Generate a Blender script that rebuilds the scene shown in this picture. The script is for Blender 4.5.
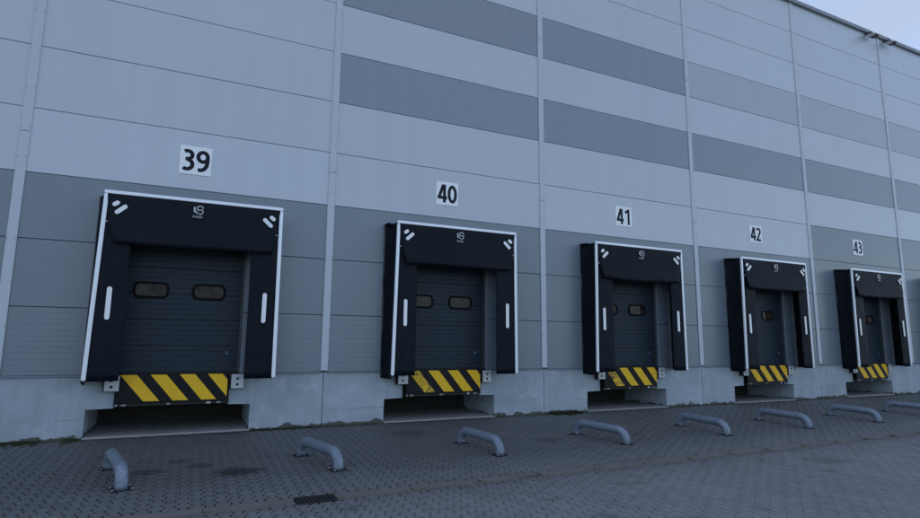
import bpy, bmesh, math, random
from mathutils import Vector, Matrix, noise
R = math.radians
random.seed(7)
scene = bpy.context.scene
for o in list(bpy.data.objects):
    bpy.data.objects.remove(o)
COL = scene.collection

# ------------------------------------------------------------------ camera
cam_d = bpy.data.cameras.new('camera')
cam = bpy.data.objects.new('camera', cam_d)
COL.objects.link(cam)
scene.camera = cam
cam_d.sensor_fit = 'HORIZONTAL'
cam_d.sensor_width = 36.0
cam_d.lens = 559.635 / 920.0 * 36.0
cam_d.clip_start = 0.05
cam_d.clip_end = 3000
CAM = Vector((2.9513, -12.0460, 0.6443))
YAW, PITCH, ROLL = R(25.3706), R(8.4812), R(0.4905)
_f = Vector((math.sin(YAW) * math.cos(PITCH), math.cos(YAW) * math.cos(PITCH), math.sin(PITCH)))
_r = _f.cross(Vector((0, 0, 1))).normalized()
_u = _r.cross(_f)
_r2 = math.cos(ROLL) * _r + math.sin(ROLL) * _u
_u2 = -math.sin(ROLL) * _r + math.cos(ROLL) * _u
m = Matrix((_r2, _u2, -_f)).transposed().to_4x4()
m.translation = CAM
cam.matrix_world = m

# ------------------------------------------------------------------ world and sun (behind the hall: the whole yard lies in its shade)
SUN_EL, SUN_AZ = R(33.0), R(-45.0)          # azimuth measured from +Y towards +X
world = bpy.data.worlds.new('World')
scene.world = world
world.use_nodes = True
wn = world.node_tree
bg = wn.nodes['Background']
sky = wn.nodes.new('ShaderNodeTexSky')
sky.sky_type = 'NISHITA'
sky.sun_disc = False
sky.sun_elevation = SUN_EL
sky.sun_rotation = SUN_AZ
sky.altitude = 100
sky.air_density = 1.0
sky.dust_density = 1.0
sky.ozone_density = 3.0
bg.inputs['Strength'].default_value = 0.10
# thin, even veil of high cloud
VEIL, VCOL = 0.60, (1.33, 1.42, 1.60)
tc = wn.nodes.new('ShaderNodeTexCoord')
mp = wn.nodes.new('ShaderNodeMapping')
mp.inputs['Scale'].default_value = (1.0, 1.0, 2.6)
mp.inputs['Location'].default_value = (3.3, 1.7, .9)
wn.links.new(tc.outputs['Generated'], mp.inputs['Vector'])
cn = wn.nodes.new('ShaderNodeTexNoise')
cn.inputs['Scale'].default_value = 1.6
cn.inputs['Detail'].default_value = 6
cn.inputs['Roughness'].default_value = .55
cn.inputs['Distortion'].default_value = .6
wn.links.new(mp.outputs[0], cn.inputs['Vector'])
cr = wn.nodes.new('ShaderNodeMapRange')
cr.inputs['From Min'].default_value = .30
cr.inputs['From Max'].default_value = .70
cr.inputs['To Min'].default_value = VEIL * .35
cr.inputs['To Max'].default_value = VEIL * 1.75
wn.links.new(cn.outputs['Fac'], cr.inputs['Value'])
vm = wn.nodes.new('ShaderNodeMix')
vm.data_type = 'RGBA'
vm.inputs[7].default_value = (*VCOL, 1)
wn.links.new(cr.outputs[0], vm.inputs[0])
wn.links.new(sky.outputs['Color'], vm.inputs[6])
wn.links.new(vm.outputs[2], bg.inputs['Color'])
sd = bpy.data.lights.new('sun', 'SUN')
sd.energy = 2.0
sd.angle = R(0.5)
sd.color = (1.0, 0.93, 0.84)
sun = bpy.data.objects.new('sun', sd)
COL.objects.link(sun)
sdir = Vector((math.sin(SUN_AZ) * math.cos(SUN_EL), math.cos(SUN_AZ) * math.cos(SUN_EL), math.sin(SUN_EL)))
sun.rotation_euler = (-sdir).to_track_quat('-Z', 'Y').to_euler()
sun.location = (10, 30, 40)

scene.view_settings.view_transform = 'Standard'
scene.view_settings.look = 'None'
scene.view_settings.gamma = 1.0
scene.view_settings.use_curve_mapping = False
scene.view_settings.exposure = 1.97
scene.render.engine = 'CYCLES'
scene.render.resolution_x, scene.render.resolution_y = 1024, 577

# ------------------------------------------------------------------ materials
MATS = {}

class NT:
    def __init__(self, name):
        self.m = bpy.data.materials.new(name)
        self.m.use_nodes = True
        self.t = self.m.node_tree
        self.b = self.t.nodes['Principled BSDF']
        MATS[name] = self.m
    def n(self, typ, **kw):
        nd = self.t.nodes.new('ShaderNode' + typ)
        for k, v in kw.items():
            if k.startswith('i_'):
                key = k[2:]
                key = int(key) if key.isdigit() else key.replace('_', ' ')
                nd.inputs[key].default_value = v
            else:
                setattr(nd, k, v)
        return nd
    def l(self, a, b):
        self.t.links.new(a, b)
    def pos(self):
        return self.n('NewGeometry').outputs['Position']
    def noise(self, scale, detail=4, rough=.6, vec=None, stretch=None):
        nd = self.n('TexNoise', i_Scale=scale, i_Detail=detail, i_Roughness=rough)
        v = vec or self.pos()
        if stretch:
            mp = self.n('Mapping')
            mp.inputs['Scale'].default_value = stretch
            self.l(v, mp.inputs['Vector'])
            v = mp.outputs['Vector']
        self.l(v, nd.inputs['Vector'])
        return nd.outputs['Fac']
    def ramp(self, fac, stops):
        nd = self.n('ValToRGB')
        e = nd.color_ramp.elements
        while len(e) < len(stops):
            e.new(.5)
        for el, (p, c) in zip(e, stops):
            el.position = p
            el.color = (c, c, c, 1) if isinstance(c, (int, float)) else (*c, 1)
        self.l(fac, nd.inputs['Fac'])
        return nd.outputs['Color']
    def mix(self, fac, a, b, mode='MIX'):
        nd = self.n('Mix', data_type='RGBA', blend_type=mode)
        for s, v in ((0, fac), (6, a), (7, b)):
            if isinstance(v, (int, float)):
                nd.inputs[s].default_value = v if s == 0 else (v, v, v, 1)
            elif isinstance(v, tuple):
                nd.inputs[s].default_value = (*v, 1)
            else:
                self.l(v, nd.inputs[s])
        return nd.outputs[2]
    def math(self, op, a, b=0.0, clamp=False):
        nd = self.n('Math', operation=op, use_clamp=clamp)
        for i, v in enumerate((a, b)):
            if isinstance(v, (int, float)):
                nd.inputs[i].default_value = v
            else:
                self.l(v, nd.inputs[i])
        return nd.outputs[0]
    def sep(self, v):
        nd = self.n('SeparateXYZ')
        self.l(v, nd.inputs[0])
        return nd.outputs
    def set(self, col=None, rough=None, metal=None, spec=None):
        if col is not None and not isinstance(col, tuple):
            col = self.mix(1.0, col, (1.175, 1.185, 1.20), 'MULTIPLY')
        for k, v in (('Base Color', col), ('Roughness', rough), ('Metallic', metal), ('Specular IOR Level', spec)):
            if v is None:
                continue
            if isinstance(v, (int, float)):
                self.b.inputs[k].default_value = v
            elif isinstance(v, tuple):
                self.b.inputs[k].default_value = (*v, 1)
            else:
                self.l(v, self.b.inputs[k])
    def bump(self, h, strength=.3, dist=.01):
        nd = self.n('Bump', i_Strength=strength, i_Distance=dist)
        self.l(h, nd.inputs['Height'])
        self.l(nd.outputs[0], self.b.inputs['Normal'])

def mat_simple(name, col, rough=.5, metal=0.0, var=.12, scale=6, spec=.5, bump=.0):
    t = NT(name)
    f = t.noise(scale, 5)
    c = t.mix(f, tuple(x * (1 - var) for x in col), tuple(min(1, x * (1 + var)) for x in col))
    t.set(c, t.ramp(f, [(.3, max(.03, rough - .08)), (.7, min(1, rough + .08))]), metal, spec)
    if bump:
        t.bump(t.noise(scale * 8, 4), bump, .004)
    return t

def mat_panel(name, col):
    """Coated steel sandwich panel with fine horizontal micro-ribs and faint rain streaks."""
    t = NT(name)
    p = t.pos()
    z = t.sep(p)[2]
    big = t.noise(.35, 3)
    streak = t.noise(1.0, 3, .5, stretch=(2.6, 1.0, .22))
    oi = t.n('ObjectInfo').outputs['Random']
    v = t.math('ADD', t.math('MULTIPLY', big, .10), t.math('MULTIPLY', streak, .10))
    v = t.math('ADD', v, t.math('MULTIPLY', oi, .05))
    v = t.math('ADD', v, .875)
    cc = t.n('Combine' + 'Color')
    for i in range(3):
        t.l(t.math('MULTIPLY', v, col[i]), cc.inputs[i])
    t.set(cc.outputs[0], t.ramp(big, [(.3, .30), (.75, .37)]), 0.0, .8)
    ph = t.math('SINE', t.math('MULTIPLY', z, 2 * math.pi / .10))
    ph2 = t.math('MULTIPLY', t.noise(.8, 2), .9)
    t.bump(t.math('ADD', t.math('SMOOTH_MIN', ph, .6), ph2), .085, .004)
    return t

def build_materials():
    mat_panel('panel_light', (.462, .506, .558))
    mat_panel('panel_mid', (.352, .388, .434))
    mat_panel('panel_dark', (.158, .190, .226))
    mat_panel('panel_band', (.208, .244, .288))
    mat_simple('trim_metal', (.47, .515, .56), .38, 0, .05, 3)
    mat_simple('coping_metal', (.20, .215, .23), .4, .2, .08, 3)
    mat_simple('hull', (.20, .20, .20), .8)
    mat_simple('screw', (.25, .26, .27), .4, .6)
    mat_simple('aluminium', (.76, .79, .83), .38, .25, .06, 12)
    mat_simple('sign_white', (.80, .83, .85), .45, 0, .04, 9)
    mat_simple('sign_black', (.006, .009, .016), .6, 0, .1, 9, spec=.25)
    mat_simple('reflector_white', (.82, .83, .84), .35, 0, .04, 20)
    mat_simple('emblem_white', (.46, .47, .48), .4, 0, .05, 20)
    mat_simple('emblem_grey', (.24, .245, .25), .5, 0, .05, 20)
    # black coated fabric: slow folds and dusty wear
    for nm, c, r in (('fabric', .0050, .58), ('flap_rubber', .0066, .55)):
        t = NT(nm)
        f = t.noise(2.2, 5, .6, stretch=(1, 1, .35))
        d = t.noise(14, 6, .7)
        k = t.mix(t.math('MULTIPLY', f, d), (c * .55, c * .85, c * 1.45), (c * 1.6, c * 2.4, c * 4.0))
        sc = t.math('MULTIPLY', t.noise(2.6, 6, .75, stretch=(1.6, 1, .8)), t.noise(16, 5, .7, stretch=(1, 1, .25)))
        sc = t.math('ADD', sc, t.math('MULTIPLY', t.n('ObjectInfo').outputs['Random'], .05))
        k = t.mix(t.ramp(sc, [(.33, 0.0), (.48, .4)]), k, (.022, .028, .037))
        t.set(k, t.ramp(d, [(.3, r - .1), (.7, r + .12)]), 0, .16)
        t.bump(t.noise(5, 3, .5, stretch=(1, 1, .3)), .25, .02)
    # door sheet
    t = NT('door_sheet')
    f = t.noise(1.2, 5)
    t.set(t.mix(f, (.012, .022, .034), (.019, .033, .048)), t.ramp(t.noise(9, 5), [(.3, .42), (.7, .58)]), 0, .3)
    t.bump(t.noise(120, 2), .06, .002)
    mat_simple('door_frame', (.05, .055, .062), .5, 0, .1, 4)
    mat_simple('window_rubber', (.003, .003, .004), .7, spec=.15)
    # acrylic pane: scratched, hazy, brown mottling paints the yard's reflection into the colour
    t = NT('pane')
    f = t.ramp(t.noise(5.0, 5, .6), [(.36, 0.0), (.68, 1.0)])
    t.set(t.mix(f, (.008, .007, .008), (.048, .038, .037)), .06, 0, .18)
    t.bump(t.noise(5, 3, .5), .15, .02)
    # concrete
    t = NT('concrete')
    p = t.pos()
    z = t.sep(p)[2]
    a = t.noise(.9, 6, .62)
    b = t.noise(7, 6, .65)
    st = t.noise(1.0, 5, .7, stretch=(7, 7, .35))
    base = t.mix(t.ramp(t.math('ADD', t.math('MULTIPLY', a, .72), t.math('MULTIPLY', st, .28)), [(.28, 0.0), (.72, 1.0)]), (.205, .242, .275), (.425, .475, .520))
    base = t.mix(t.math('MULTIPLY', b, .35), base, (.27, .305, .335))
    pale = t.ramp(t.noise(2.1, 6, .68), [(.52, 0.0), (.72, .5)])
    base = t.mix(pale, base, (.50, .54, .57))
    # wet, mossy tide mark along the foot
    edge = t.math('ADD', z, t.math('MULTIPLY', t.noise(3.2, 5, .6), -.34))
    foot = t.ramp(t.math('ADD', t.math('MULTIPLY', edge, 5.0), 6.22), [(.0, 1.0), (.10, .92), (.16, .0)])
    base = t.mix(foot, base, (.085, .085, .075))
    # casting lift line
    ln = t.ramp(t.math('ABSOLUTE', t.math('ADD', t.math('ADD', z, .80), t.math('MULTIPLY', t.noise(.7, 2), -.06))), [(.004, .55), (.012, 0.0)])
    ln = t.math('MULTIPLY', ln, t.ramp(t.noise(.8, 3), [(.45, 0.0), (.6, 1.0)]))
    base = t.mix(ln, base, (.12, .12, .115))
    t.set(base, .85, 0, .3)
    t.bump(t.math('ADD', b, t.math('MULTIPLY', t.noise(45, 3), .5)), .25, .006)
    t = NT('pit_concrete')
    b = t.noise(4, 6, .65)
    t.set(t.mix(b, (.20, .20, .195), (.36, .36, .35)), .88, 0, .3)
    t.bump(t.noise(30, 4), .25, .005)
    t = NT('pit_shade')  # pit back wall: shade under the leveller painted into its colour
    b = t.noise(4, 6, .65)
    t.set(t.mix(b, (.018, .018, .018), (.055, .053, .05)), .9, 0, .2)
    # pavers
    t = NT('paver')
    p = t.pos()
    at = t.n('Attribute', attribute_name='rnd').outputs['Fac']
    rn = t.math('FRACT', t.math('ADD', at, t.n('ObjectInfo').outputs['Random']))
    big = t.noise(.28, 5, .6)
    fine = t.noise(55, 4, .7)
    g = t.math('ADD', t.math('MULTIPLY', rn, .26), t.math('MULTIPLY', big, .55))
    g = t.math('ADD', g, t.math('MULTIPLY', fine, .28))
    c = t.mix(g, (.095, .099, .105), (.225, .232, .240))
    mid = t.noise(1.6, 6, .7)
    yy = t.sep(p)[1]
    wallward = t.ramp(t.math('ADD', t.math('MULTIPLY', yy, .2), t.math('ADD', t.math('MULTIPLY', t.noise(.5, 4), .35), 1.05)), [(.0, .0), (.55, .72)])
    c = t.mix(wallward, c, (.052, .054, .056))  # darker towards the wall, broken by noise, fading out past the gutter
    c = t.mix(t.ramp(mid, [(.56, 0.0), (.74, .65)]), c, (.045, .042, .038))
    # oil spots in front of the first two docks
    for (sx, sy, rad, k) in ((3.68, -3.12, .55, .95), (3.2, -2.6, .30, .6), (2.5, -2.75, .34, .7), (2.9, -2.2, .25, .55), (1.9, -1.6, .3, .5), (9.3, -2.7, .5, .5), (12.6, -5.9, .6, .35), (7.0, -1.3, .7, .4)):
        vm = t.n('VectorMath', operation='DISTANCE')
        mp = t.n('Mapping')
        mp.inputs['Scale'].default_value = (1, 1.25, 0)
        t.l(p, mp.inputs['Vector'])
        t.l(mp.outputs[0], vm.inputs[0])
        vm.inputs[1].default_value = (sx, sy * 1.25, 0)
        dd = t.math('ADD', vm.outputs['Value'], t.math('MULTIPLY', t.math('SUBTRACT', t.noise(4.5, 5, .7), .5), 1.3 * rad))
        s = t.ramp(t.math('DIVIDE', dd, rad), [(.35, k), (.80, 0.0)])
        c = t.mix(s, c, (.018, .017, .017))
    # moss and damp soil creeping out from the wall foot
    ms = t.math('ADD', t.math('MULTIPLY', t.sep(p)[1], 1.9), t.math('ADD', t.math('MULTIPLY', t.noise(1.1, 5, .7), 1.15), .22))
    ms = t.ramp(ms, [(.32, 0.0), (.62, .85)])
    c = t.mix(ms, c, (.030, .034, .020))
    # rusty run-off dust beside the channel
    y = t.sep(p)[1]
    rust = t.ramp(t.math('ABSOLUTE', t.math('ADD', y, 4.82)), [(.12, .5), (.34, 0.0)])
    c = t.mix(t.math('MULTIPLY', rust, t.noise(3, 4)), c, (.12, .085, .065))
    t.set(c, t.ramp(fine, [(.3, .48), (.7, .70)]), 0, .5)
    t.bump(fine, .35, .003)
    t = NT('joint_sand')
    f = t.noise(20, 5)
    t.set(t.mix(f, (.017, .017, .017), (.042, .041, .039)), .95, 0, .2)
    t = NT('yard')
    f = t.noise(.6, 6)
    t.set(t.mix(f, (.06, .06, .06), (.11, .11, .108)), .85, 0, .3)
    t.bump(t.noise(30, 4), .3, .004)
    t = NT('gutter_stone')
    f = t.noise(3.5, 6, .7)
    t.set(t.mix(f, (.088, .079, .073), (.175, .160, .148)), .85, 0, .3)
    t.bump(t.noise(60, 4), .3, .004)
    mat_simple('cast_iron', (.018, .018, .019), .6, .3, .3, 30)
    # galvanised pipe
    t = NT('galvanised')
    vz = t.n('TexVoronoi', i_Scale=26.0)
    t.l(t.pos(), vz.inputs['Vector'])
    g = t.math('ADD', t.math('MULTIPLY', vz.outputs['Distance'], .5), t.math('MULTIPLY', t.noise(3, 5, .7), .6))
    t.set(t.mix(g, (.085, .108, .142), (.235, .285, .355)), t.ramp(g, [(.2, .62), (.8, .42)]), .35, .5)
    t.bump(t.noise(18, 4), .15, .006)
    mat_simple('zinc_plate', (.46, .48, .50), .45, .2, .22, 10)
    mat_simple('blue_plastic', (.05, .09, .15), .5)
    mat_simple('rubber', (.014, .014, .015), .75, 0, .3, 12, bump=.3)
    mat_simple('lip_black', (.006, .0068, .0085), .55, 0, .4, 8, spec=.25)
    mat_simple('dirty_steel', (.022, .022, .022), .6, .5, .4, 12)
    # warning yellow, scuffed to black
    t = NT('warning_yellow')
    a = t.noise(5, 6, .75)
    oi = t.sep(t.n('ObjectInfo').outputs['Color'])[0]
    wz = t.math('ADD', t.math('MULTIPLY', a, t.noise(22, 5, .7)), oi)
    w = t.ramp(wz, [(.34, 0.0), (.42, .92)])
    c = t.mix(t.noise(3, 5), (.68, .39, .008), (.86, .52, .014))
    c = t.mix(w, c, (.05, .045, .035))
    t.set(c, .5, 0, .4)
    mat_simple('lamp_housing', (.03, .032, .035), .5, .3)
    mat_simple('lamp_glass', (.60, .60, .58), .25, 0, .05)
    t = NT('moss')
    f = t.noise(25, 3)
    t.set(t.mix(f, (.018, .026, .012), (.060, .070, .030)), .9, 0, .2)
    t = NT('litter')
    t.set(t.ramp(t.noise(7, 3, .6), [(.35, (.022, .018, .014)), (.55, (.07, .05, .035)), (.72, (.30, .28, .25))]), .9, 0, .2)
build_materials()

# ------------------------------------------------------------------ mesh helpers
def mesh_obj(name, me, mat, parent=None, loc=None):
    if mat:
        me.materials.append(MATS[mat])
    o = bpy.data.objects.new(name, me)
    COL.objects.link(o)
    if parent:
        o.parent = parent
    if loc is not None:
        o.location = loc
    return o

class MB:
    def __init__(self):
        self.bm = bmesh.new()
    def box(self, x0, x1, y0, y1, z0, z1, bevel=0.0, seg=1):
        vs = [self.bm.verts.new((x, y, z)) for z in (z0, z1) for y in (y0, y1) for x in (x0, x1)]
        fs = [self.bm.faces.new([vs[i] for i in q]) for q in
              ((0, 2, 3, 1), (4, 5, 7, 6), (0, 1, 5, 4), (2, 6, 7, 3), (0, 4, 6, 2), (1, 3, 7, 5))]
        if bevel:
            es = list({e for f in fs for e in f.edges})
            bmesh.ops.bevel(self.bm, geom=es, offset=bevel, segments=seg, affect='EDGES', profile=.5)
        return self
    def prism(self, pts, y0, y1, bevel=0.0):
        """outline in x,z (any winding) extruded along y"""
        n = len(pts)
        a = [self.bm.verts.new((x, y0, z)) for x, z in pts]
        b = [self.bm.verts.new((x, y1, z)) for x, z in pts]
        fs = [self.bm.faces.new(a), self.bm.faces.new(b[::-1])]
        for i in range(n):
            fs.append(self.bm.faces.new((a[i], b[i], b[(i + 1) % n], a[(i + 1) % n])))
        if bevel:
            bmesh.ops.bevel(self.bm, geom=list(fs[0].edges), offset=bevel, segments=1, affect='EDGES')
        return self
    def tube(self, pts, rad, seg=12, caps=True):
        pts = [Vector(p) for p in pts]
        rings = []
        prev = None
        for i, p in enumerate(pts):
            t = (pts[min(i + 1, len(pts) - 1)] - pts[max(i - 1, 0)]).normalized()
            if prev is None:
                a = Vector((1, 0, 0)) if abs(t.x) < .9 else Vector((0, 1, 0))
                u = t.cross(a).normalized()
            else:
                u = (prev - t * prev.dot(t)).normalized()
            prev = u
            v = t.cross(u)
            rr = rad[i] if isinstance(rad, (list, tuple)) else rad
            rings.append([self.bm.verts.new(p + rr * (math.cos(2 * math.pi * k / seg) * u + math.sin(2 * math.pi * k / seg) * v)) for k in range(seg)])
        for r0, r1 in zip(rings, rings[1:]):
            for k in range(seg):
                f = self.bm.faces.new((r0[k], r0[(k + 1) % seg], r1[(k + 1) % seg], r1[k]))
                f.smooth = True
        if caps:
            self.bm.faces.new(rings[0][::-1])
            self.bm.faces.new(rings[-1])
        return self
    def sheet(self, fn, nu, nv, thick):
        """fn(u,v) -> point; solid sheet thickened along its normal"""
        g = [[Vector(fn(i / nu, j / nv)) for j in range(nv + 1)] for i in range(nu + 1)]
        def nrm(i, j):
            du = g[min(i + 1, nu)][j] - g[max(i - 1, 0)][j]
            dv = g[i][min(j + 1, nv)] - g[i][max(j - 1, 0)]
            return du.cross(dv).normalized()
        A = [[self.bm.verts.new(g[i][j]) for j in range(nv + 1)] for i in range(nu + 1)]
        B = [[self.bm.verts.new(g[i][j] + nrm(i, j) * thick) for j in range(nv + 1)] for i in range(nu + 1)]
        for i in range(nu):
            for j in range(nv):
                f = self.bm.faces.new((A[i][j], A[i][j + 1], A[i + 1][j + 1], A[i + 1][j])); f.smooth = True
                f = self.bm.faces.new((B[i][j], B[i + 1][j], B[i + 1][j + 1], B[i][j + 1])); f.smooth = True
        for i in range(nu):
            self.bm.faces.new((A[i][0], A[i + 1][0], B[i + 1][0], B[i][0]))
            self.bm.faces.new((A[i + 1][nv], A[i][nv], B[i][nv], B[i + 1][nv]))
        for j in range(nv):
            self.bm.faces.new((A[0][j + 1], A[0][j], B[0][j], B[0][j + 1]))
            self.bm.faces.new((A[nu][j], A[nu][j + 1], B[nu][j + 1], B[nu][j]))
        return self
    def stroke(self, pts, w, y0, y1):
        """flat lettering stroke in x,z with mitred corners, extruded y0..y1"""
        P = [Vector((p[0], p[1])) for p in pts]
        closed = (P[0] - P[-1]).length < 1e-6
        if closed:
            P = P[:-1]
        n = len(P)
        L, Rr = [], []
        for i in range(n):
            a = P[i] - P[(i - 1) % n] if (closed or i > 0) else P[1] - P[0]
            b = P[(i + 1) % n] - P[i] if (closed or i < n - 1) else a
            a, b = a.normalized(), b.normalized()
            na, nb = Vector((-a.y, a.x)), Vector((-b.y, b.x))
            mm = (na + nb)
            mm = mm.normalized() if mm.length > 1e-5 else na
            s = w / 2 / max(.45, mm.dot(na))
            L.append(P[i] + mm * s)
            Rr.append(P[i] - mm * s)
        for i in range(n if closed else n - 1):
            k = (i + 1) % n
            q = (L[i], L[k], Rr[k], Rr[i])
            a = [self.bm.verts.new((v.x, y0, v.y)) for v in q]
            b = [self.bm.verts.new((v.x, y1, v.y)) for v in q]
            self.bm.faces.new(a)
            self.bm.faces.new(b[::-1])
            for e in range(4):
                self.bm.faces.new((a[e], b[e], b[(e + 1) % 4], a[(e + 1) % 4]))
        return self
    def mesh(self, name):
        bmesh.ops.recalc_face_normals(self.bm, faces=self.bm.faces)
        me = bpy.data.meshes.new(name)
        self.bm.to_mesh(me)
        self.bm.free()
        return me
    def build(self, name, mat, parent=None, loc=None):
        return mesh_obj(name, self.mesh(name), mat, parent, loc)

def tag(o, label, cat, group=None):
    o['label'] = label
    o['category'] = cat
    if group:
        o['group'] = group
    return o

def thing(name, label, cat, loc=(0, 0, 0), group=None):
    o = bpy.data.objects.new(name, None)
    o.empty_display_size = .2
    COL.objects.link(o)
    o.location = loc
    return tag(o, label, cat, group)

def capsule(cx, cz, length, w, ang, n=7):
    pts = []
    h = length / 2 - w / 2
    for s in (1, -1):
        for k in range(n + 1):
            a = -math.pi / 2 + math.pi * k / n
            x, z = s * (h + w / 2 * math.cos(a)), s * (w / 2 * math.sin(a))
            pts.append((cx + x * math.cos(ang) - z * math.sin(ang), cz + x * math.sin(ang) + z * math.cos(ang)))
    return pts

def rrect(x0, x1, z0, z1, r, n=5):
    pts = []
    for cx, cz, a0 in ((x1 - r, z1 - r, 0), (x0 + r, z1 - r, 90), (x0 + r, z0 + r, 180), (x1 - r, z0 + r, 270)):
        for k in range(n + 1):
            a = R(a0 + 90 * k / n)
            pts.append((cx + r * math.cos(a), cz + r * math.sin(a)))
    return pts

# ------------------------------------------------------------------ layout (z = 0 is the foot of the cladding, y = 0 its face)
BAY = 5.5183
PH = 1.2
ROWS = 11
ROOF = PH * ROWS
B0, B1 = -2, 9
DOCKS = {39: 0, 40: 1, 41: 2, 42: 3, 43: 4, 44: 5}
DOCK_BAYS = {b: n for n, b in DOCKS.items()}
GY, GY2, GS, GS2 = -4.69, -4.94, .035, .03
def gz(y):
    if y > 0:
        return -1.1
    if y >= GY:
        return -1.1 + GS * y
    zg = -1.1 + GS * GY
    if y >= GY2:
        return zg
    if y >= -12:
        return zg + GS2 * (GY2 - y)
    return zg + GS2 * (GY2 + 12)

# ------------------------------------------------------------------ ground
def sheet_along_y(name, x0, x1, ys, dz, mat, nx=1):
    vs, fs = [], []
    for y in ys:
        for i in range(nx + 1):
            vs.append((x0 + (x1 - x0) * i / nx, y, gz(y) + dz))
    for j in range(len(ys) - 1):
        for i in range(nx):
            a = j * (nx + 1) + i
            fs.append((a, a + 1, a + nx + 2, a + nx + 1))
    me = bpy.data.meshes.new(name)
    me.from_pydata(vs, [], fs)
    return mesh_obj(name, me, mat)
o = sheet_along_y('ground', -600, 700, [-900, -60, -12, GY2, GY, -.5, 0, 300], -.035, 'yard', 4)
o['kind'] = 'structure'
PX0, PX1, PY0 = -7.0, 40.0, -11.6
pav = sheet_along_y('pavement', PX0, PX1, [PY0, -8, GY2, GY, -2, .012], -.0135, 'joint_sand', 6)
pav['kind'] = 'structure'

# interlocking I-shaped paving stones
CP, SL, AMP, JN = .140, .200, .019, .0035
def outline(inset):
    e = SL / 2 - inset + .0022
    wd, nr = CP / 2 + AMP - inset - .0036, CP / 2 - AMP - inset - .0036
    right = [(wd, -e), (wd, -.062), (nr, -.038), (nr, .038), (wd, .062), (wd, e)]
    return right + [(-x, -y) for x, y in right]
OUT, INN = outline(JN), outline(JN + .007)
HC = .0115
def project(p):
    d = Vector(p) - CAM
    z = d.dot(_f)
    return 460 + 559.635 * d.dot(_r2) / z, 259 - 559.635 * d.dot(_u2) / z, z
stones, edge_stones = [], []
ncol = int((PX1 - PX0) / CP)
for c in range(ncol):
    x = PX0 + (c + .5) * CP
    y = -.105 - (SL / 2 if c % 2 else 0) + 2 * SL
    while y > PY0 + .12:
        # only where the yard shows, with a margin for a step to the side
        if y < .012 + SL / 2 and (y > -9.2 or (2 < x < 12)):
            lo, hi = y - SL / 2, y + SL / 2
            if hi <= .010 and (lo >= GY or hi <= GY2):
                stones.append((x, y))
            elif hi > .010:
                edge_stones.append((x, y, -9, .010))
            else:
                if hi > GY + .03:
                    edge_stones.append((x, y, GY + .002, 9))
                if lo < GY2 - .03:
                    edge_stones.append((x, y, -99, GY2 - .002))
        y -= SL
def shown(s):
    px, py, z = project((s[0], s[1], gz(s[1])))
    if not (4 < px < 916 and py < 515):
        return 0
    d = (Vector((s[0], s[1], gz(s[1]))) - CAM)
    return 1.85 / d.length ** 3
order = sorted(range(len(stones)), key=lambda i: -shown(stones[i]))
single = set(order[:300])
n = 12
tris_top = [tuple(range(n))]
side = [(i, n + i, n + (i + 1) % n, (i + 1) % n) for i in range(n)]
me_s = bpy.data.meshes.new('paving_stone')
me_s.from_pydata([(x, y, 0) for x, y in INN] + [(x, y, -HC) for x, y in OUT], [], tris_top + [(a, b, c, d) for a, b, c, d in side])
me_s.materials.append(MATS['paver'])
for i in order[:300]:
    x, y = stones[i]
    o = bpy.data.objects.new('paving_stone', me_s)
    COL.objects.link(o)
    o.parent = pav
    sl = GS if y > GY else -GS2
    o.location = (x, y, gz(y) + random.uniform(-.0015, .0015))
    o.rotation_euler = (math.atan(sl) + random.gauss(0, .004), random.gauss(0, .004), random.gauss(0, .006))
vs, fs, rnd = [], [], []
for i, (x, y) in enumerate(stones):
    if i in single:
        continue
    b = len(vs)
    dz = random.uniform(-.0015, .0015)
    a = random.gauss(0, .006)
    ca, sa = math.cos(a), math.sin(a)
    tx, ty = random.gauss(0, .005), random.gauss(0, .005)
    sl = GS if y > GY else -GS2
    z0 = gz(y) + dz
    for (px, py) in INN:
        vs.append((x + px * ca - py * sa, y + px * sa + py * ca, z0 + py * (sl + ty) + px * tx))
    for (px, py) in OUT:
        vs.append((x + px * ca - py * sa, y + px * sa + py * ca, z0 + py * (sl + ty) + px * tx - HC))
    fs.append(tuple(range(b, b + n)))
    fs += [(b + p, b + q, b + r, b + s) for p, q, r, s in side]
    rnd += [random.random()] * (2 * n)
def clip_y(poly, lo, hi):
    for side_, lim in ((1, lo), (-1, -hi)):
        out = []
        for k in range(len(poly)):
            a, b2 = poly[k], poly[(k + 1) % len(poly)]
            ia, ib = side_ * a[1] >= lim, side_ * b2[1] >= lim
            if ia:
                out.append(a)
            if ia != ib:
                f = (lim * side_ - a[1]) / (b2[1] - a[1])
                out.append((a[0] + f * (b2[0] - a[0]), lim * side_))
        poly = out
    return poly
for (x, y, lo, hi) in edge_stones:
    pts = clip_y([(x + px, y + py) for px, py in INN], lo, hi)
    if len(pts) < 3 or max(p[1] for p in pts) - min(p[1] for p in pts) < .012:
        continue
    b, k = len(vs), len(pts)
    dz = random.uniform(-.0015, .0015)
    for q in range(2):
        vs += [(px, py, gz(py) + dz - q * HC) for px, py in pts]
    fs.append(tuple(range(b, b + k)))
    fs += [(b + p, b + k + p, b + k + (p + 1) % k, b + (p + 1) % k) for p in range(k)]
    rnd += [random.random()] * (2 * k)
me = bpy.data.meshes.new('paving_field')
me.from_pydata(vs, [], fs)
at = me.attributes.new('rnd', 'FLOAT', 'POINT')
at.data.foreach_set('value', rnd)
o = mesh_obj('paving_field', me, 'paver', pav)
o['kind'] = 'stuff'

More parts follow.
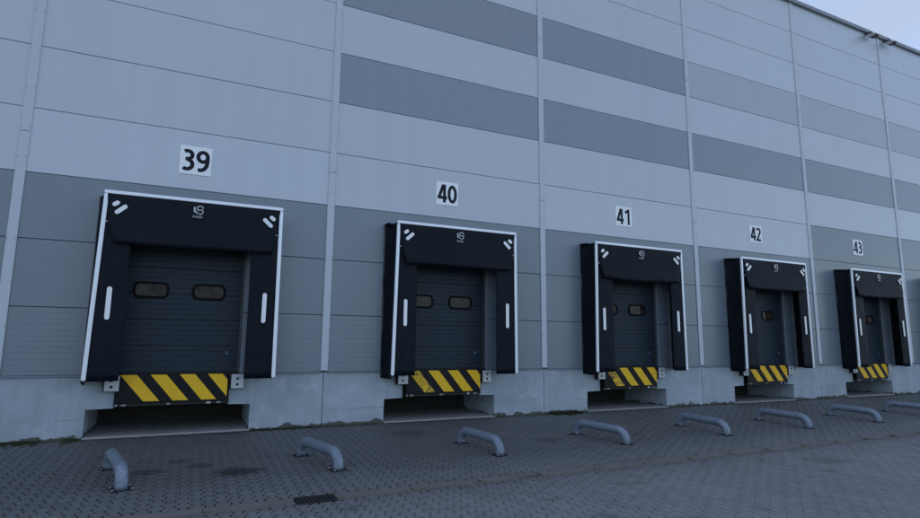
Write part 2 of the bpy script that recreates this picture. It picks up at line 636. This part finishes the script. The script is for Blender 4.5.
# drainage channel of dished stones, with one grate
DR0, DR1 = 4.22, 4.70
gut = sheet_along_y('gutter', PX0, PX1, [GY2, GY], -.010, 'joint_sand')
gut['kind'] = 'structure'
def gutter_mesh(length):
    prof = [(-.125, -.004), (-.125, .008), (-.112, .010), (-.04, .000), (-.012, -.008), (.012, -.008), (.04, .000), (.112, .010), (.125, .008), (.125, -.004)]
    b = MB()
    A = [b.bm.verts.new((-length / 2, y, z)) for y, z in prof]
    B = [b.bm.verts.new((length / 2, y, z)) for y, z in prof]
    for k in range(len(prof) - 1):
        b.bm.faces.new((A[k], B[k], B[k + 1], A[k + 1]))
    b.bm.faces.new(A); b.bm.faces.new(B[::-1])
    me = b.mesh('gutter_stone')
    me.materials.append(MATS['gutter_stone'])
    return me
GL = 1.0
gm = gutter_mesh(GL - .004)
x = DR1 + .01
spots = []
while x < PX1 - .6:
    spots.append(x + GL / 2); x += GL
x = DR0 - .01
while x > PX0 + .6:
    spots.append(x - GL / 2); x -= GL
for x in spots:
    o = bpy.data.objects.new('gutter_stone', gm)
    COL.objects.link(o)
    o.parent = gut
    o.location = (x, (GY + GY2) / 2 + random.uniform(-.003, .003), gz(GY) + random.uniform(-.002, .002))
    o.rotation_euler = (random.gauss(0, .006), random.gauss(0, .003), random.gauss(0, .004))
dg = thing('drain_grate', 'black cast iron drain grate set in the brown gutter strip', 'drain grate', ((DR0 + DR1) / 2, -4.83, gz(GY)))
w, d = (DR1 - DR0) / 2 - .004, .155
fr = MB()
for a in ((-w, w, -d, -d + .022), (-w, w, d - .022, d), (-w, -w + .022, -d + .022, d - .022), (w - .022, w, -d + .022, d - .022)):
    fr.box(*a, -.02, .012)
fr.build('frame', 'cast_iron', dg)
MB().box(-w + .02, w - .02, -d + .02, d - .02, -.009, -.006).build('sump', 'rubber', dg)
for k in range(9):
    x = -w + .022 + (k + .5) * (2 * w - .044) / 9
    MB().box(x - .010, x + .010, -d + .022, d - .022, -.004, .009).build('bar', 'cast_iron', dg)
for k in range(3):
    yy = -d + .022 + (k + .5) * (2 * d - .044) / 3
    MB().box(-w + .022, w - .022, yy - .012, yy + .012, -.004, .007).build('cross_bar', 'cast_iron', dg)

# ------------------------------------------------------------------ the hall
hall = thing('warehouse', 'long grey metal clad warehouse wall on a concrete plinth with numbered docks', 'warehouse', (0, 0, -1.1))
HZ = 1.1                      # parts are built in world z, shifted by the hall's base
def hpart(b, name, mat):
    return b.build(name, mat, hall, (0, 0, HZ))
X0, X1 = B0 * BAY, B1 * BAY
hpart(MB().box(X0 - 40, X1 + 40, .21, 60, .012, ROOF - .02), 'hall_body', 'hull')

TONE = {}
for b in range(B0, B1):
    for r in range(ROWS):
        t = 'panel_light'
        if r < 3:
            t = 'panel_dark'
        if b >= 1 and r == 5:
            t = 'panel_band'
        if b in (1, 2) and r == 7:
            t = 'panel_band'
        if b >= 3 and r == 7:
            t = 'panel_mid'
        if b >= 4 and r == 3:
            t = 'panel_dark'
        TONE[b, r] = t
DX0, DX1, DZ1 = 1.58, 3.86, 2.62        # door opening in bay coordinates
G = .0045
def panel_mesh(pts):
    return MB().prism(pts, 0, .2, .006).mesh('wall_panel')
full = {}
for b in range(B0, B1):
    bx = b * BAY
    for r in range(ROWS):
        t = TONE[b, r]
        z0, z1 = (0.012 if r == 0 else r * PH + G), (r + 1) * PH - G
        L, Rr = .012, BAY - .012
        if b in DOCK_BAYS and r < 2:
            shapes = [[(L, z0), (DX0, z0), (DX0, z1), (L, z1)], [(DX1, z0), (Rr, z0), (Rr, z1), (DX1, z1)]]
        elif b in DOCK_BAYS and r == 2:
            shapes = [[(L, z0), (DX0, z0), (DX0, DZ1), (DX1, DZ1), (DX1, z0), (Rr, z0), (Rr, z1), (L, z1)]]
        else:
            shapes = [None]
        for s in shapes:
            if s is None:
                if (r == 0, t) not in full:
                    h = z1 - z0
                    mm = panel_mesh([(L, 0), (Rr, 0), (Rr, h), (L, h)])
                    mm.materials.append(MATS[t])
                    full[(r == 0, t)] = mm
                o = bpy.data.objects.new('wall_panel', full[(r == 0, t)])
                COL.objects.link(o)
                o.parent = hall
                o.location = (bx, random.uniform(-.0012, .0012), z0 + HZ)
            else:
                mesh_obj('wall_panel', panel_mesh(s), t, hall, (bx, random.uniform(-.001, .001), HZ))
# vertical joint trims, spliced above the dark band
for c in range(B0, B1 + 1):
    x = c * BAY
    for (z0, z1) in ((.035, 4.335), (4.343, 8.9), (8.908, ROOF - .02)):
        tr = hpart(MB().box(x - .078, x + .078, -.026, -.0015, z0, z1, .006), 'joint_trim', 'trim_metal')
        if -1 <= c <= 5:
            sc = MB()
            z = z0 + .08
            while z < z1:
                for s in (-1, 1):
                    xx = x + s * .06
                    sc.prism([(xx + .011 * math.cos(a * math.pi / 3), z + .011 * math.sin(a * math.pi / 3)) for a in range(6)], -.034, -.025)
                z += .75
            sc.build('screw_heads', 'screw', tr)
# coping and drip flashing
for b in range(B0, B1):
    bx = b * BAY
    hpart(MB().box(bx + .004, bx + BAY - .004, -.10, .5, ROOF - .015, ROOF + .14, .012), 'coping', 'coping_metal')
    segs = [(.082, BAY - .082)] if b not in DOCK_BAYS else [(.082, DX0 - .01), (DX1 + .01, BAY - .082)]
    for a, e in segs:
        hpart(MB().box(bx + a, bx + e, -.012, .06, -.022, .008, .003), 'drip_flashing', 'panel_dark')
# plinth, split by the dock pits
PD, PF = 1.75, .018
LX0, LX1, UX0, UX1, SH = 1.335, 4.10, 1.77, 3.69, -.59
for b in range(B0, B1):
    bx = b * BAY
    j = .006
    if b in DOCK_BAYS:
        hpart(MB().prism([(bx + j, -1.5), (bx + LX0, -1.5), (bx + LX0, SH), (bx + UX0, SH), (bx + UX0, -.004), (bx + j, -.004)], PF, PD, .008), 'concrete_plinth', 'concrete')
        hpart(MB().prism([(bx + LX1, -1.5), (bx + BAY - j, -1.5), (bx + BAY - j, -.004), (bx + UX1, -.004), (bx + UX1, SH), (bx + LX1, SH)], PF, PD, .008), 'concrete_plinth', 'concrete')
        hpart(MB().box(bx + LX0 - .05, bx + LX1 + .05, PD - .04, PD + .2, -1.5, -.006), 'pit_wall', 'pit_shade')
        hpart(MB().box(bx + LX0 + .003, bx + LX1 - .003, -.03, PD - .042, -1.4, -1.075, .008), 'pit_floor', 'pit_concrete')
    else:
        hpart(MB().box(bx + j, bx + BAY - j, PF, PD, -1.5, -.004, .008), 'concrete_plinth', 'concrete')

# ------------------------------------------------------------------ sectional doors (parts of the hall)
def dock_door(b):
    bx = b * BAY
    fr = MB()
    for a in ((DX0 + .002, DX0 + .05, .03, DZ1 - .08), (DX1 - .05, DX1 - .002, .03, DZ1 - .08), (DX0 + .002, DX1 - .002, DZ1 - .078, DZ1 - .002)):
        fr.box(bx + a[0], bx + a[1], .05, .125, a[2], a[3])
    fr.box(bx + DX0 + .03, bx + DX1 - .03, .17, .205, .02, DZ1 - .01)
    door = hpart(fr, 'dock_door', 'door_frame')
    n = 5
    h = (DZ1 - .10 - .04) / n
    for k in range(n):
        z0 = .04 + k * h + .004
        z1 = .04 + (k + 1) * h - .004
        # ribbed section: raised bands between grooves
        prof = [(.165, z0), (.118, z0)]
        nb = 5
        for q in range(nb):
            a = z0 + (z1 - z0) * q / nb
            e = z0 + (z1 - z0) * (q + 1) / nb
            prof += [(.118, a + .006), (.112, a + .010), (.112, e - .010), (.118, e - .006)]
        prof += [(.118, z1), (.165, z1)]
        bld = MB()
        A = [bld.bm.verts.new((bx + DX0 + .052, y, z)) for y, z in prof]
        B = [bld.bm.verts.new((bx + DX1 - .052, y, z)) for y, z in prof]
        for i in range(len(prof)):
            i2 = (i + 1) % len(prof)
            bld.bm.faces.new((A[i], B[i], B[i2], A[i2]))
        bld.bm.faces.new(A[::-1]); bld.bm.faces.new(B)
        bld.build('door_section', 'door_sheet', door)
    for x0 in (1.905, 2.915):
        zc = 1.585
        o = rrect(bx + x0 - .008, bx + x0 + .598, zc - .158, zc + .158, .115)
        i = rrect(bx + x0 + .034, bx + x0 + .556, zc - .116, zc + .116, .078)
        bl = MB()
        nn = len(o)
        vo = [[bl.bm.verts.new((p[0], y, p[1])) for p in o] for y in (.088, .114)]
        vi = [[bl.bm.verts.new((p[0], y, p[1])) for p in i] for y in (.088, .114)]
        for q in range(nn):
            s = (q + 1) % nn
            bl.bm.faces.new((vo[0][q], vo[0][s], vi[0][s], vi[0][q]))
            bl.bm.faces.new((vo[0][q], vo[1][q], vo[1][s], vo[0][s]))
            bl.bm.faces.new((vi[0][q], vi[0][s], vi[1][s], vi[1][q]))
        bl.build('window_frame', 'window_rubber', door)
        MB().prism(rrect(bx + x0 + .032, bx + x0 + .558, zc - .118, zc + .118, .079), .100, .108).build('window_pane', 'pane', door)
    MB().box(bx + 3.575, bx + 3.645, .085, .113, .36, .44, .006).build('handle', 'blue_plastic', door)
    MB().box(bx + DX0 + .052, bx + DX1 - .052, .10, .16, .012, .040).build('bottom_seal', 'rubber', door)
for b in DOCK_BAYS:
    dock_door(b)

# ------------------------------------------------------------------ dock shelters
WORD = {38: 'thirty-eight', 39: 'thirty-nine', 40: 'forty', 41: 'forty-one', 42: 'forty-two', 43: 'forty-three', 44: 'forty-four'}
def near(n):
    return 'under number sign ' + WORD[n] if n < 44 else 'past the one under number sign forty-three'
FRONT = {39: (1.37, 4.45), 40: (1.36, 4.40), 41: (1.285, 4.36), 42: (1.28, 4.35), 43: (1.27, 4.355), 44: (1.27, 4.35)}
def arc(cx, cz, r, a0, a1, n=14, rz=None):
    rz = rz or r
    return [(cx + r * math.cos(R(a0 + (a1 - a0) * k / n)), cz + rz * math.sin(R(a0 + (a1 - a0) * k / n))) for k in range(n + 1)]
def dock_shelter(n):
    bx = DOCKS[n] * BAY
    rs = random.Random(n)
    cx = bx + 2.8
    root = thing('dock_shelter', 'black curtain dock shelter with pale frame ' + near(n), 'dock shelter', (cx, 0, -.06), 'dock shelters along the wall')
    fl, frr = FRONT[n][0] - 2.8, FRONT[n][1] - 2.8
    bl_, br_ = (1.20 - 2.8, 4.35 - 2.8)
    if n in (39, 40):
        bl_ += .03
    T, Zo = 3.30 + .06, .06           # local z of the frame top, z shift
    YF = -.50
    dl, drr = -.06, .02
    ph = [rs.uniform(0, 6) for _ in range(8)]
    def wob(u, v, a=.010):
        return a * (math.sin(9 * u + ph[0]) * math.sin(7 * v + ph[1]) + .6 * math.sin(17 * v + 5 * u + ph[2]))
    # side curtains from the wall out to the frame
    for s, xb, xf, dd in ((-1, bl_, fl, dl), (1, br_, frr, drr)):
        def fn(u, v):
            lo = -.07 if s < 0 else -.005
            z = lo + v * (T - .03 - lo) - .02 * (1 - v) * math.sin(u * 3) * (s < 0)
            x = xb + (xf - s * .02 + dd * (1 - v) - xb) * u
            x += wob(u * 2, v * 2) * math.sin(math.pi * min(1, u * 1.0)) * 1.3 - s * .03 * math.sin(math.pi * u)
            return (x, -.004 + (YF + .022 + .004) * u, z)
        MB().sheet(fn, 8, 20, .006 * s).build('side_curtain', 'fabric', root)
    def top(u, v):
        x = bl_ + (frr - fl) * 0
        x = (bl_ + .006) + (br_ - bl_ - .012) * u
        xf = fl + .03 + (frr - fl - .06) * u
        return (x + (xf - x) * v, -.004 + (YF + .03) * v, T - .035 - .012 * math.sin(math.pi * v) + wob(u * 3, v, .004))
    MB().sheet(top, 24, 4, -.006).build('top_curtain', 'fabric', root)
    # rear battens on the wall
    for xx in (bl_ + .03, br_ - .03):
        MB().box(xx - .02, xx + .02, -.034, -.003, -.02, T - .05).build('wall_batten', 'coping_metal', root)
    # front frame: two uprights and a rail
    W = .068
    def upright(x_t, x_b):
        b = MB()
        vs = [b.bm.verts.new((x, y, z)) for z, xc in ((.0, x_b), (T - W, x_t)) for y in (YF - .055, YF) for x in (xc - W / 2, xc + W / 2)]
        fs = [b.bm.faces.new([vs[i] for i in q]) for q in ((0, 2, 3, 1), (4, 5, 7, 6), (0, 1, 5, 4), (2, 6, 7, 3), (0, 4, 6, 2), (1, 3, 7, 5))]
        bmesh.ops.bevel(b.bm, geom=list({e for f in fs for e in f.edges}), offset=.012, segments=2, affect='EDGES')
        return b
    upright(fl + W / 2, fl + W / 2 + dl).build('frame_upright', 'aluminium', root)
    upright(frr - W / 2, frr - W / 2 + drr).build('frame_upright', 'aluminium', root)
    MB().box(fl, frr, YF - .055, YF, T - W + .001, T, .012, 2).build('frame_rail', 'aluminium', root)
    # side flaps
    inL, inR = 1.855 - 2.8, 3.90 - 2.8
    if n == 40:
        inR -= .04
    for s, xo, xi, dd in ((-1, fl + W - .006, inL, dl), (1, frr - W + .006, inR, drr)):
        def fn(u, v):
            x = (xo + dd * (1 - v)) + (xi - s * .0 - xo - dd * (1 - v)) * u
            z = -.012 + v * (T - .05)
            y = YF - .030 + .02 * u * u + wob(u, v * 2, .006) * u + .03 * u * (1 - v) ** 3 * rs_amp
            return (x, y, z)
        rs_amp = rs.uniform(-.3, .5)
        MB().sheet(fn, 8, 24, .006 * s).build('side_flap', 'flap_rubber', root)
    # head flap, corners cut away
    zt, zm, zb = T - .05, 2.72 + Zo, 2.345 + Zo
    xa = [(fl + .05, frr - .05), (fl + .10, frr - .13), (fl + .215, frr - .185)]
    sag = rs.uniform(.0, .03) + (.02 if n >= 41 else 0)
    def hf(u, v):
        # v 0 bottom .. 1 top
        z = zb + (zt - zb) * v
        k = (zm - zb) / (zt - zb)
        if v < k:
            q = v / k
            l, r_ = xa[2][0] + (xa[1][0] - xa[2][0]) * q, xa[2][1] + (xa[1][1] - xa[2][1]) * q
        else:
            q = (v - k) / (1 - k)
            l, r_ = xa[1][0] + (xa[0][0] - xa[1][0]) * q, xa[1][1] + (xa[0][1] - xa[1][1]) * q
        x = l + (r_ - l) * u
        y = YF - .050 - .05 * (1 - v) ** 1.6 + wob(u * 2, v, .004) * (1 - v)
        z += -sag * math.sin(math.pi * u) * (1 - v) ** 2 + .006 * math.sin(6 * u + ph[4]) * (1 - v)
        return (x, y, z)
    MB().sheet(hf, 30, 12, -.006).build('head_flap', 'flap_rubber', root)
    # pale marks
    c = (fl + frr) / 2
    ym = YF - .075
    hw = (frr - fl) / 2
    zt0 = Zo
    for s in (-1, 1):
        e = c + s * (hw - .285)
        MB().prism(capsule(e, 2.955 + zt0, .235, .075, R(-s * 43)), ym - .014, ym - .004).build('reflector_strip', 'reflector_white', root)
        e = c + s * (hw - .20)
        MB().prism(capsule(e, 3.055 + zt0, .125, .075, R(-s * 38)), ym - .012, ym - .002).build('reflector_strip', 'reflector_white', root)
        e = (fl + .245 - .018) if s < 0 else (frr - .26)
        MB().prism(capsule(e, 1.275 + zt0, .58, .078, R(90)), YF - .052, YF - .040).build('reflector_strip', 'reflector_white', root)
    # maker's emblem
    em = MB()
    yl0, yl1 = ym - .010, ym + .004
    s_, ox, oz = .15, c - .085, 3.0 + zt0
    P = lambda pts: [(ox + a * s_, oz + b_ * s_) for a, b_ in pts]
    em.prism(P([(.0, .92), (.22, .86), (.22, .42), (.50, .20), (.66, .0), (.40, .06), (.0, .26)]), yl0, yl1)
    em.stroke(P(arc(.74, .74, .34, 0, 225, 16, .30) + [(.72, .50)] + arc(.76, .32, .32, 60, -135, 14, .30)), .125 * s_, yl0, yl1)
    em.build('emblem', 'emblem_white', root)
    tx = MB()
    for k in range(7):
        x0 = c - .095 + k * .0245
        tx.box(x0, x0 + .018, yl0, yl1, 2.925 + zt0, 2.968 + zt0)
    tx.build('emblem_lettering', 'emblem_grey', root)
    # tension ring on the right flap corner, and hook plates
    pts = [(frr - .16 + .045 * math.cos(t), YF - .075, 2.62 + Zo + .045 * math.sin(t)) for t in [2 * math.pi * k / 14 for k in range(15)]]
    MB().tube(pts, .006, 6, False).build('pull_ring', 'dirty_steel', root)
    for s in (-1, 1):
        x = (xa[1][0] - .02) if s < 0 else (xa[1][1] + .02)
        MB().box(x - .012, x + .012, YF - .072, YF - .045, zm - .01, zm + .015, .003).build('hook', 'zinc_plate', root)
    # retaining cord inside the right curtain
    MB().tube([(br_ - .10, -.06, .95 - .3), (br_ - .05, -.25, .30), (frr - .12, -.46, .05)], .008, 6).build('cord', 'dirty_steel', root)
    # turned-up fabric corner on the top left
    if n > 39:
        MB().sheet(lambda u, v: (bl_ - .006 + .10 * u, -.02 - .30 * v + .05 * math.sin(3 * u), T - .02 + .035 * math.sin(math.pi * u) * (1 - v)), 6, 6, .005).build('corner_fold', 'fabric', root)
    return root
for n in DOCKS:
    dock_shelter(n)

# ------------------------------------------------------------------ dock levellers and bumpers
def leveller(n):
    bx = DOCKS[n] * BAY
    cx = bx + 2.735
    rs = random.Random(n * 3)
    root = thing('dock_leveller', 'dock leveller lip with yellow and black warning stripes ' + (('below door ' + WORD[n]) if n < 44 else 'past the one of dock forty-three'), 'dock leveller', (cx, -.1, -.57), 'dock levellers below the doors')
    zo = .57
    x0, x1 = -.925, .925
    zt, zb = .018 + zo, -.50 + zo
    y0 = .0
    MB().box(x0, x1, y0, y0 + .045, zb, zt, .006).build('lip', 'lip_black', root)
    H = zt - zb - .03
    sh = .395
    wd = .262
    for k in range(4):
        a = x0 + .035 + k * .482
        top = zt - .012
        bot = top - H + .012
        e = x1 - .012
        quad = [(a, top), (a + wd, top), (a + wd + sh, bot), (a + sh, bot)]
        # clip to the plate's right edge
        out = []
        for i in range(4):
            p, q = quad[i], quad[(i + 1) % 4]
            if p[0] <= e:
                out.append(p)
            if (p[0] <= e) != (q[0] <= e):
                f = (e - p[0]) / (q[0] - p[0])
                out.append((e, p[1] + f * (q[1] - p[1])))
        st = MB().prism(out, y0 - .003, y0 - .0005).build('warning_stripe', 'warning_yellow', root)
        wr = {(40, 0): .11, (41, 0): .12, (41, 3): .06, (42, 0): .03, (43, 1): .02}.get((n, k), rs.uniform(.0, .025))
        st.color = (wr, wr, wr, 1)          # how far this stripe is scraped
    MB().box(x0 - .005, x1 + .005, y0 + .01, y0 + .09, zb - .055, zb - .004, .004).build('lip_beam', 'dirty_steel', root)
    MB().box(x0, x1, y0 + .05, 1.6, zo - .035, zo + .008).build('deck', 'dirty_steel', root)
    MB().box(x0 + .01, x1 - .01, y0 + .16, y0 + .22, zb + .0, zo - .037).build('toe_guard', 'dirty_steel', root)
    for x in (-.6, .6):
        MB().box(x - .05, x + .05, y0 + .3, 1.55, zo - .30, zo - .037).build('deck_beam', 'dirty_steel', root)
    MB().box(x0 + .02, x1 - .02, 1.1, 1.25, zo - .62, zo - .302).build('rear_frame', 'dirty_steel', root)
    for x in (-.80, -.08, .60, .775):
        w = rs.uniform(.03, .05)
        MB().box(x - w, x + w, y0 - .012, y0 + .008, zb - .045, zb - .012, .003).build('lug', 'zinc_plate' if x in (.60,) else 'screw', root)
    MB().tube([(-.92, y0 - .02, zb - .03), (-.90, y0 + .02, zb - .03)], .014, 8).build('hinge_pin', 'zinc_plate', root)
    return root
def bumper(n, side):
    bx = DOCKS[n] * BAY
    x = bx + (1.715 if side < 0 else 3.82)
    zc = -.145
    who = 'door ' + WORD[n]
    if n == 43:
        other = ('toward' if side < 0 else 'away from') + ' door forty-two'
    else:
        other = ('away from' if side < 0 else 'toward') + ' door ' + WORD[n + 1]
    root = thing('dock_bumper', 'steel faced rubber dock bumper below %s on the side %s' % (who, other), 'dock bumper', (x, 0, zc - .145), 'dock bumpers beside the levellers')
    MB().box(-.125, .125, -.105, PF + .02, .0, .29, .012).build('rubber_block', 'rubber', root)
    MB().box(-.105, .125, -.122, -.106, .01, .285, .006).build('face_plate', 'zinc_plate', root)
    for z in (.09, .20):
        MB().tube([(.005, -.1235, z), (.005, -.1285, z)], .026, 10).build('bolt_hole', 'rubber', root)
    MB().box(-.13, -.105, -.10, .016, .07, .22).build('side_bracket', 'dirty_steel', root)
for n in DOCKS:
    leveller(n)
    if n < 44:
        bumper(n, -1)
        bumper(n, 1)

# ------------------------------------------------------------------ number signs
GLY = {
 '0': [arc(.28, .5, .195, 0, 360, 26, .42)],
 '1': [[(.37, 1.0), (.37, 0)], [(.10, .765), (.39, .945)]],
 '2': [arc(.25, .735, .19, 150, -32, 12, .185) + [(.105, .08)], [(.02, .08), (.50, .08)]],
 '3': [arc(.22, .735, .20, 128, -90, 14, .185) + [(.15, .55)], arc(.22, .30, .225, 90, -130, 14, .22)],
 '4': [[(.335, .985), (.085, .29)], [(.0, .27), (.56, .27)], [(.40, 1.0), (.40, 0)]],
 '9': [arc(.27, .70, .195, 0, 360, 24, .22), [(.464, .72), (.468, .52), (.435, .30), (.35, .15), (.22, .08), (.09, .095)]],
}
def number_sign(n):
    bx = DOCKS[n] * BAY
    cx, z0, z1 = bx + 2.785, 3.908, 4.49
    if n >= 41:
        cx, z0, z1 = bx + 2.75, 3.925, 4.495
    root = thing('number_sign', 'square white sign with black number ' + WORD[n], 'number sign', (cx, 0, z0), 'door number signs')
    h = z1 - z0
    MB().box(-.29, .29, -.014, -.0015, 0, h, .003).build('plate', 'sign_white', root)
    hh = .445
    for k, ch in enumerate(str(n)):
        b = MB()
        ox = -.255 + k * .262
        oz = (h - hh) / 2
        for q, pts in enumerate(GLY[ch]):
            b.stroke([(ox + a * hh, oz + c * hh) for a, c in pts], .165 * hh, -.0165 - q * .0006, -.0142)
        b.build('digit', 'sign_black', root)
for n in (39, 40, 41, 42, 43):
    number_sign(n)

# ------------------------------------------------------------------ wheel guide pipes on the yard
GUIDES = [(39, 'away from dock ' + WORD[40], (2.02, -2.43), (2.29, -3.65)), (39, 'toward dock ' + WORD[40], (4.70, -2.50), (5.04, -3.62)),
          (40, 'toward dock ' + WORD[39], (7.58, -2.48), (7.77, -3.60)), (40, 'toward dock ' + WORD[41], (10.19, -2.48), (10.50, -3.60)),
          (41, 'toward dock ' + WORD[40], (13.12, -2.42), (13.19, -3.61)), (41, 'toward dock ' + WORD[42], (15.72, -2.44), (15.83, -3.64)),
          (42, 'toward dock ' + WORD[41], (18.42, -2.50), (18.51, -3.65)), (42, 'toward dock ' + WORD[43], (20.93, -2.55), (21.10, -3.65))]
def guide(n, sidetxt, far, nr):
    f = Vector((far[0], far[1] + .07, 0)); f.z = gz(f.y)
    e = Vector((nr[0], nr[1] + .085, 0)); e.z = gz(e.y)
    root = thing('wheel_guide', 'bent galvanised pipe wheel guide before dock %s on the side %s' % (WORD[n], sidetxt), 'wheel guide', (f + e) / 2, 'pipe wheel guides on the paving')
    c = (f + e) / 2
    d = (e - f).normalized()
    Hc, rad = .235, .077
    br = .19
    L = (e - f).length / 2
    pts = []
    for s in (-1, 1):
        leg = [d * s * L + Vector((0, 0, .004)), d * s * L + Vector((0, 0, Hc - br))]
        for k in range(1, 9):
            a = math.pi / 2 * k / 8
            leg.append(d * s * (L - br * (1 - math.cos(a))) + Vector((0, 0, Hc - br + br * math.sin(a))))
        if s < 0:
            pts = leg
        else:
            pts = pts + [d * t for t in ()] + leg[::-1]
    MB().tube(pts, rad, 24).build('pipe', 'galvanised', root)
    for s in (-1, 1):
        q = d * s * L
        pl = MB()
        pl.box(-.122, .122, -.10, .10, .001, .009, .003)
        o = pl.build('base_plate', 'dirty_steel', root, q)
        o.rotation_euler = (math.atan(GS), 0, math.atan2(d.x, -d.y))
        for bxx, byy in ((-.108, -.085), (.108, -.085), (-.108, .085), (.108, .085)):
            MB().tube([(bxx, byy, .013), (bxx, byy, .034)], .015, 8).build('bolt', 'screw', o)
    # weld seam between pipe and elbow
    for s in (-1, 1):
        q = d * s * (L - br)
        ring = [q + Vector((0, 0, Hc)) - d * .006, q + Vector((0, 0, Hc)) + d * .006]
        MB().tube(ring, rad + .0012, 24).build('weld_seam', 'galvanised', root)
for g in GUIDES:
    guide(*g)

# ------------------------------------------------------------------ floodlights under the coping
def floodlight(x, who):
    root = thing('floodlight', 'flat outdoor floodlight under the roof edge ' + who, 'floodlight', (x, -.02, ROOF - .36), 'floodlights at the roof edge')
    MB().box(-.03, .03, -.12, -.012, .20, .33, .006).build('bracket', 'lamp_housing', root)
    MB().box(-.27, .27, -.34, -.09, .12, .198, .015).build('housing', 'lamp_housing', root)
    MB().box(-.25, .02, -.32, -.11, .096, .1185, .006).build('lens', 'lamp_glass', root)
    MB().box(-.25, .0, -.352, -.3405, .128, .19, .003).build('lens_rim', 'lamp_glass', root)
floodlight(26.75, 'on the side toward number sign forty-three')
floodlight(28.02, 'past the wall joint beyond number sign forty-three')

# ------------------------------------------------------------------ moss and weeds along the plinth foot
vs, fs = [], []
rs = random.Random(5)
def tuft(x, y, h, k):
    z = gz(y) - .004
    for _ in range(k):
        a = rs.uniform(0, 6.28)
        r = rs.uniform(0, .03)
        px, py = x + r * math.cos(a), min(y + r * math.sin(a), PF - .004)
        hh = h * rs.uniform(.4, 1.2)
        w = rs.uniform(.006, .015)
        lx, ly = rs.uniform(-.5, .5) * hh, -abs(rs.uniform(0, .6)) * hh
        b = rs.uniform(0, 3.14)
        i = len(vs)
        vs.extend([(px - w * math.cos(b), py - w * math.sin(b), z), (px + w * math.cos(b), py + w * math.sin(b), z),
                   (px + lx * .5 + w * .8, py + ly * .4, z + hh * .65), (px + lx, py + ly, z + hh)])
        fs.extend([(i, i + 1, i + 2), (i, i + 2, i + 3)])
for (xa, xb, dens, h, yw) in ((-4, 1.32, 210, .022, .34), (-4, 1.30, 60, .04, .10), (4.12, 5.3, 90, .035, .16), (5.2, 6.8, 18, .022, .05), (9.65, 10.6, 16, .02, .05), (11.15, 12.1, 150, .065, .30),
                              (15.2, 17.6, 22, .025, .05), (20.7, 23, 22, .03, .06), (26.2, 28, 25, .03, .06), (1.4, 4.0, 5, .015, .03)):
    for _ in range(int((xb - xa) * dens)):
        x = rs.uniform(xa, xb)
        if noise.noise((x * 1.7, 3.1, 0)) < -.22:
            continue
        tuft(x, .004 - abs(rs.gauss(0, yw * .5)), h, 7)
me = bpy.data.meshes.new('moss')
me.from_pydata(vs, [], fs)
o = mesh_obj('moss', me, 'moss')
o['kind'] = 'stuff'
o['label'] = 'dark green moss and weeds along the foot of the concrete plinth'
o['category'] = 'moss'

# ------------------------------------------------------------------ litter: grit, chips and dead leaves on the yard and in the pits
vs, fs = [], []
rs = random.Random(11)
def bit(x, y, z, r):
    i = len(vs)
    k = 5
    a0 = rs.uniform(0, 6)
    h = r * rs.uniform(.25, .6)
    for q in range(k):
        a = a0 + 2 * math.pi * q / k
        rr = r * rs.uniform(.6, 1.2)
        vs.append((x + rr * math.cos(a), y + rr * .8 * math.sin(a), z))
    vs.append((x, y, z + h))
    for q in range(k):
        fs.append((i + q, i + (q + 1) % k, i + k))
for b in DOCK_BAYS:
    for _ in range(46):
        bit(b * BAY + rs.uniform(1.5, 4.0), rs.choice((rs.gauss(1.0, .22), rs.uniform(.1, 1.5))), -1.075, rs.uniform(.008, .032))
for _ in range(420):
    y = -abs(rs.gauss(0, 2.2)) - .03
    if y < -8.5:
        continue
    bit(rs.uniform(-1, 26), y, gz(y) - .001, rs.uniform(.005, .014))
for g in GUIDES:
    for _ in range(40):
        f = rs.random()
        y = g[2][1] + (g[3][1] - g[2][1]) * f + rs.gauss(.07, .03)
        bit(g[2][0] + (g[3][0] - g[2][0]) * f + rs.gauss(0, .07), y, gz(y) - .001, rs.uniform(.008, .022))
me = bpy.data.meshes.new('litter')
me.from_pydata(vs, [], fs)
o = mesh_obj('litter', me, 'litter')
o['kind'] = 'stuff'
o['label'] = 'scattered grit and dead leaves on the paving and pit floors'
o['category'] = 'litter'
print('stones', len(stones), 'objects', len(bpy.data.objects))
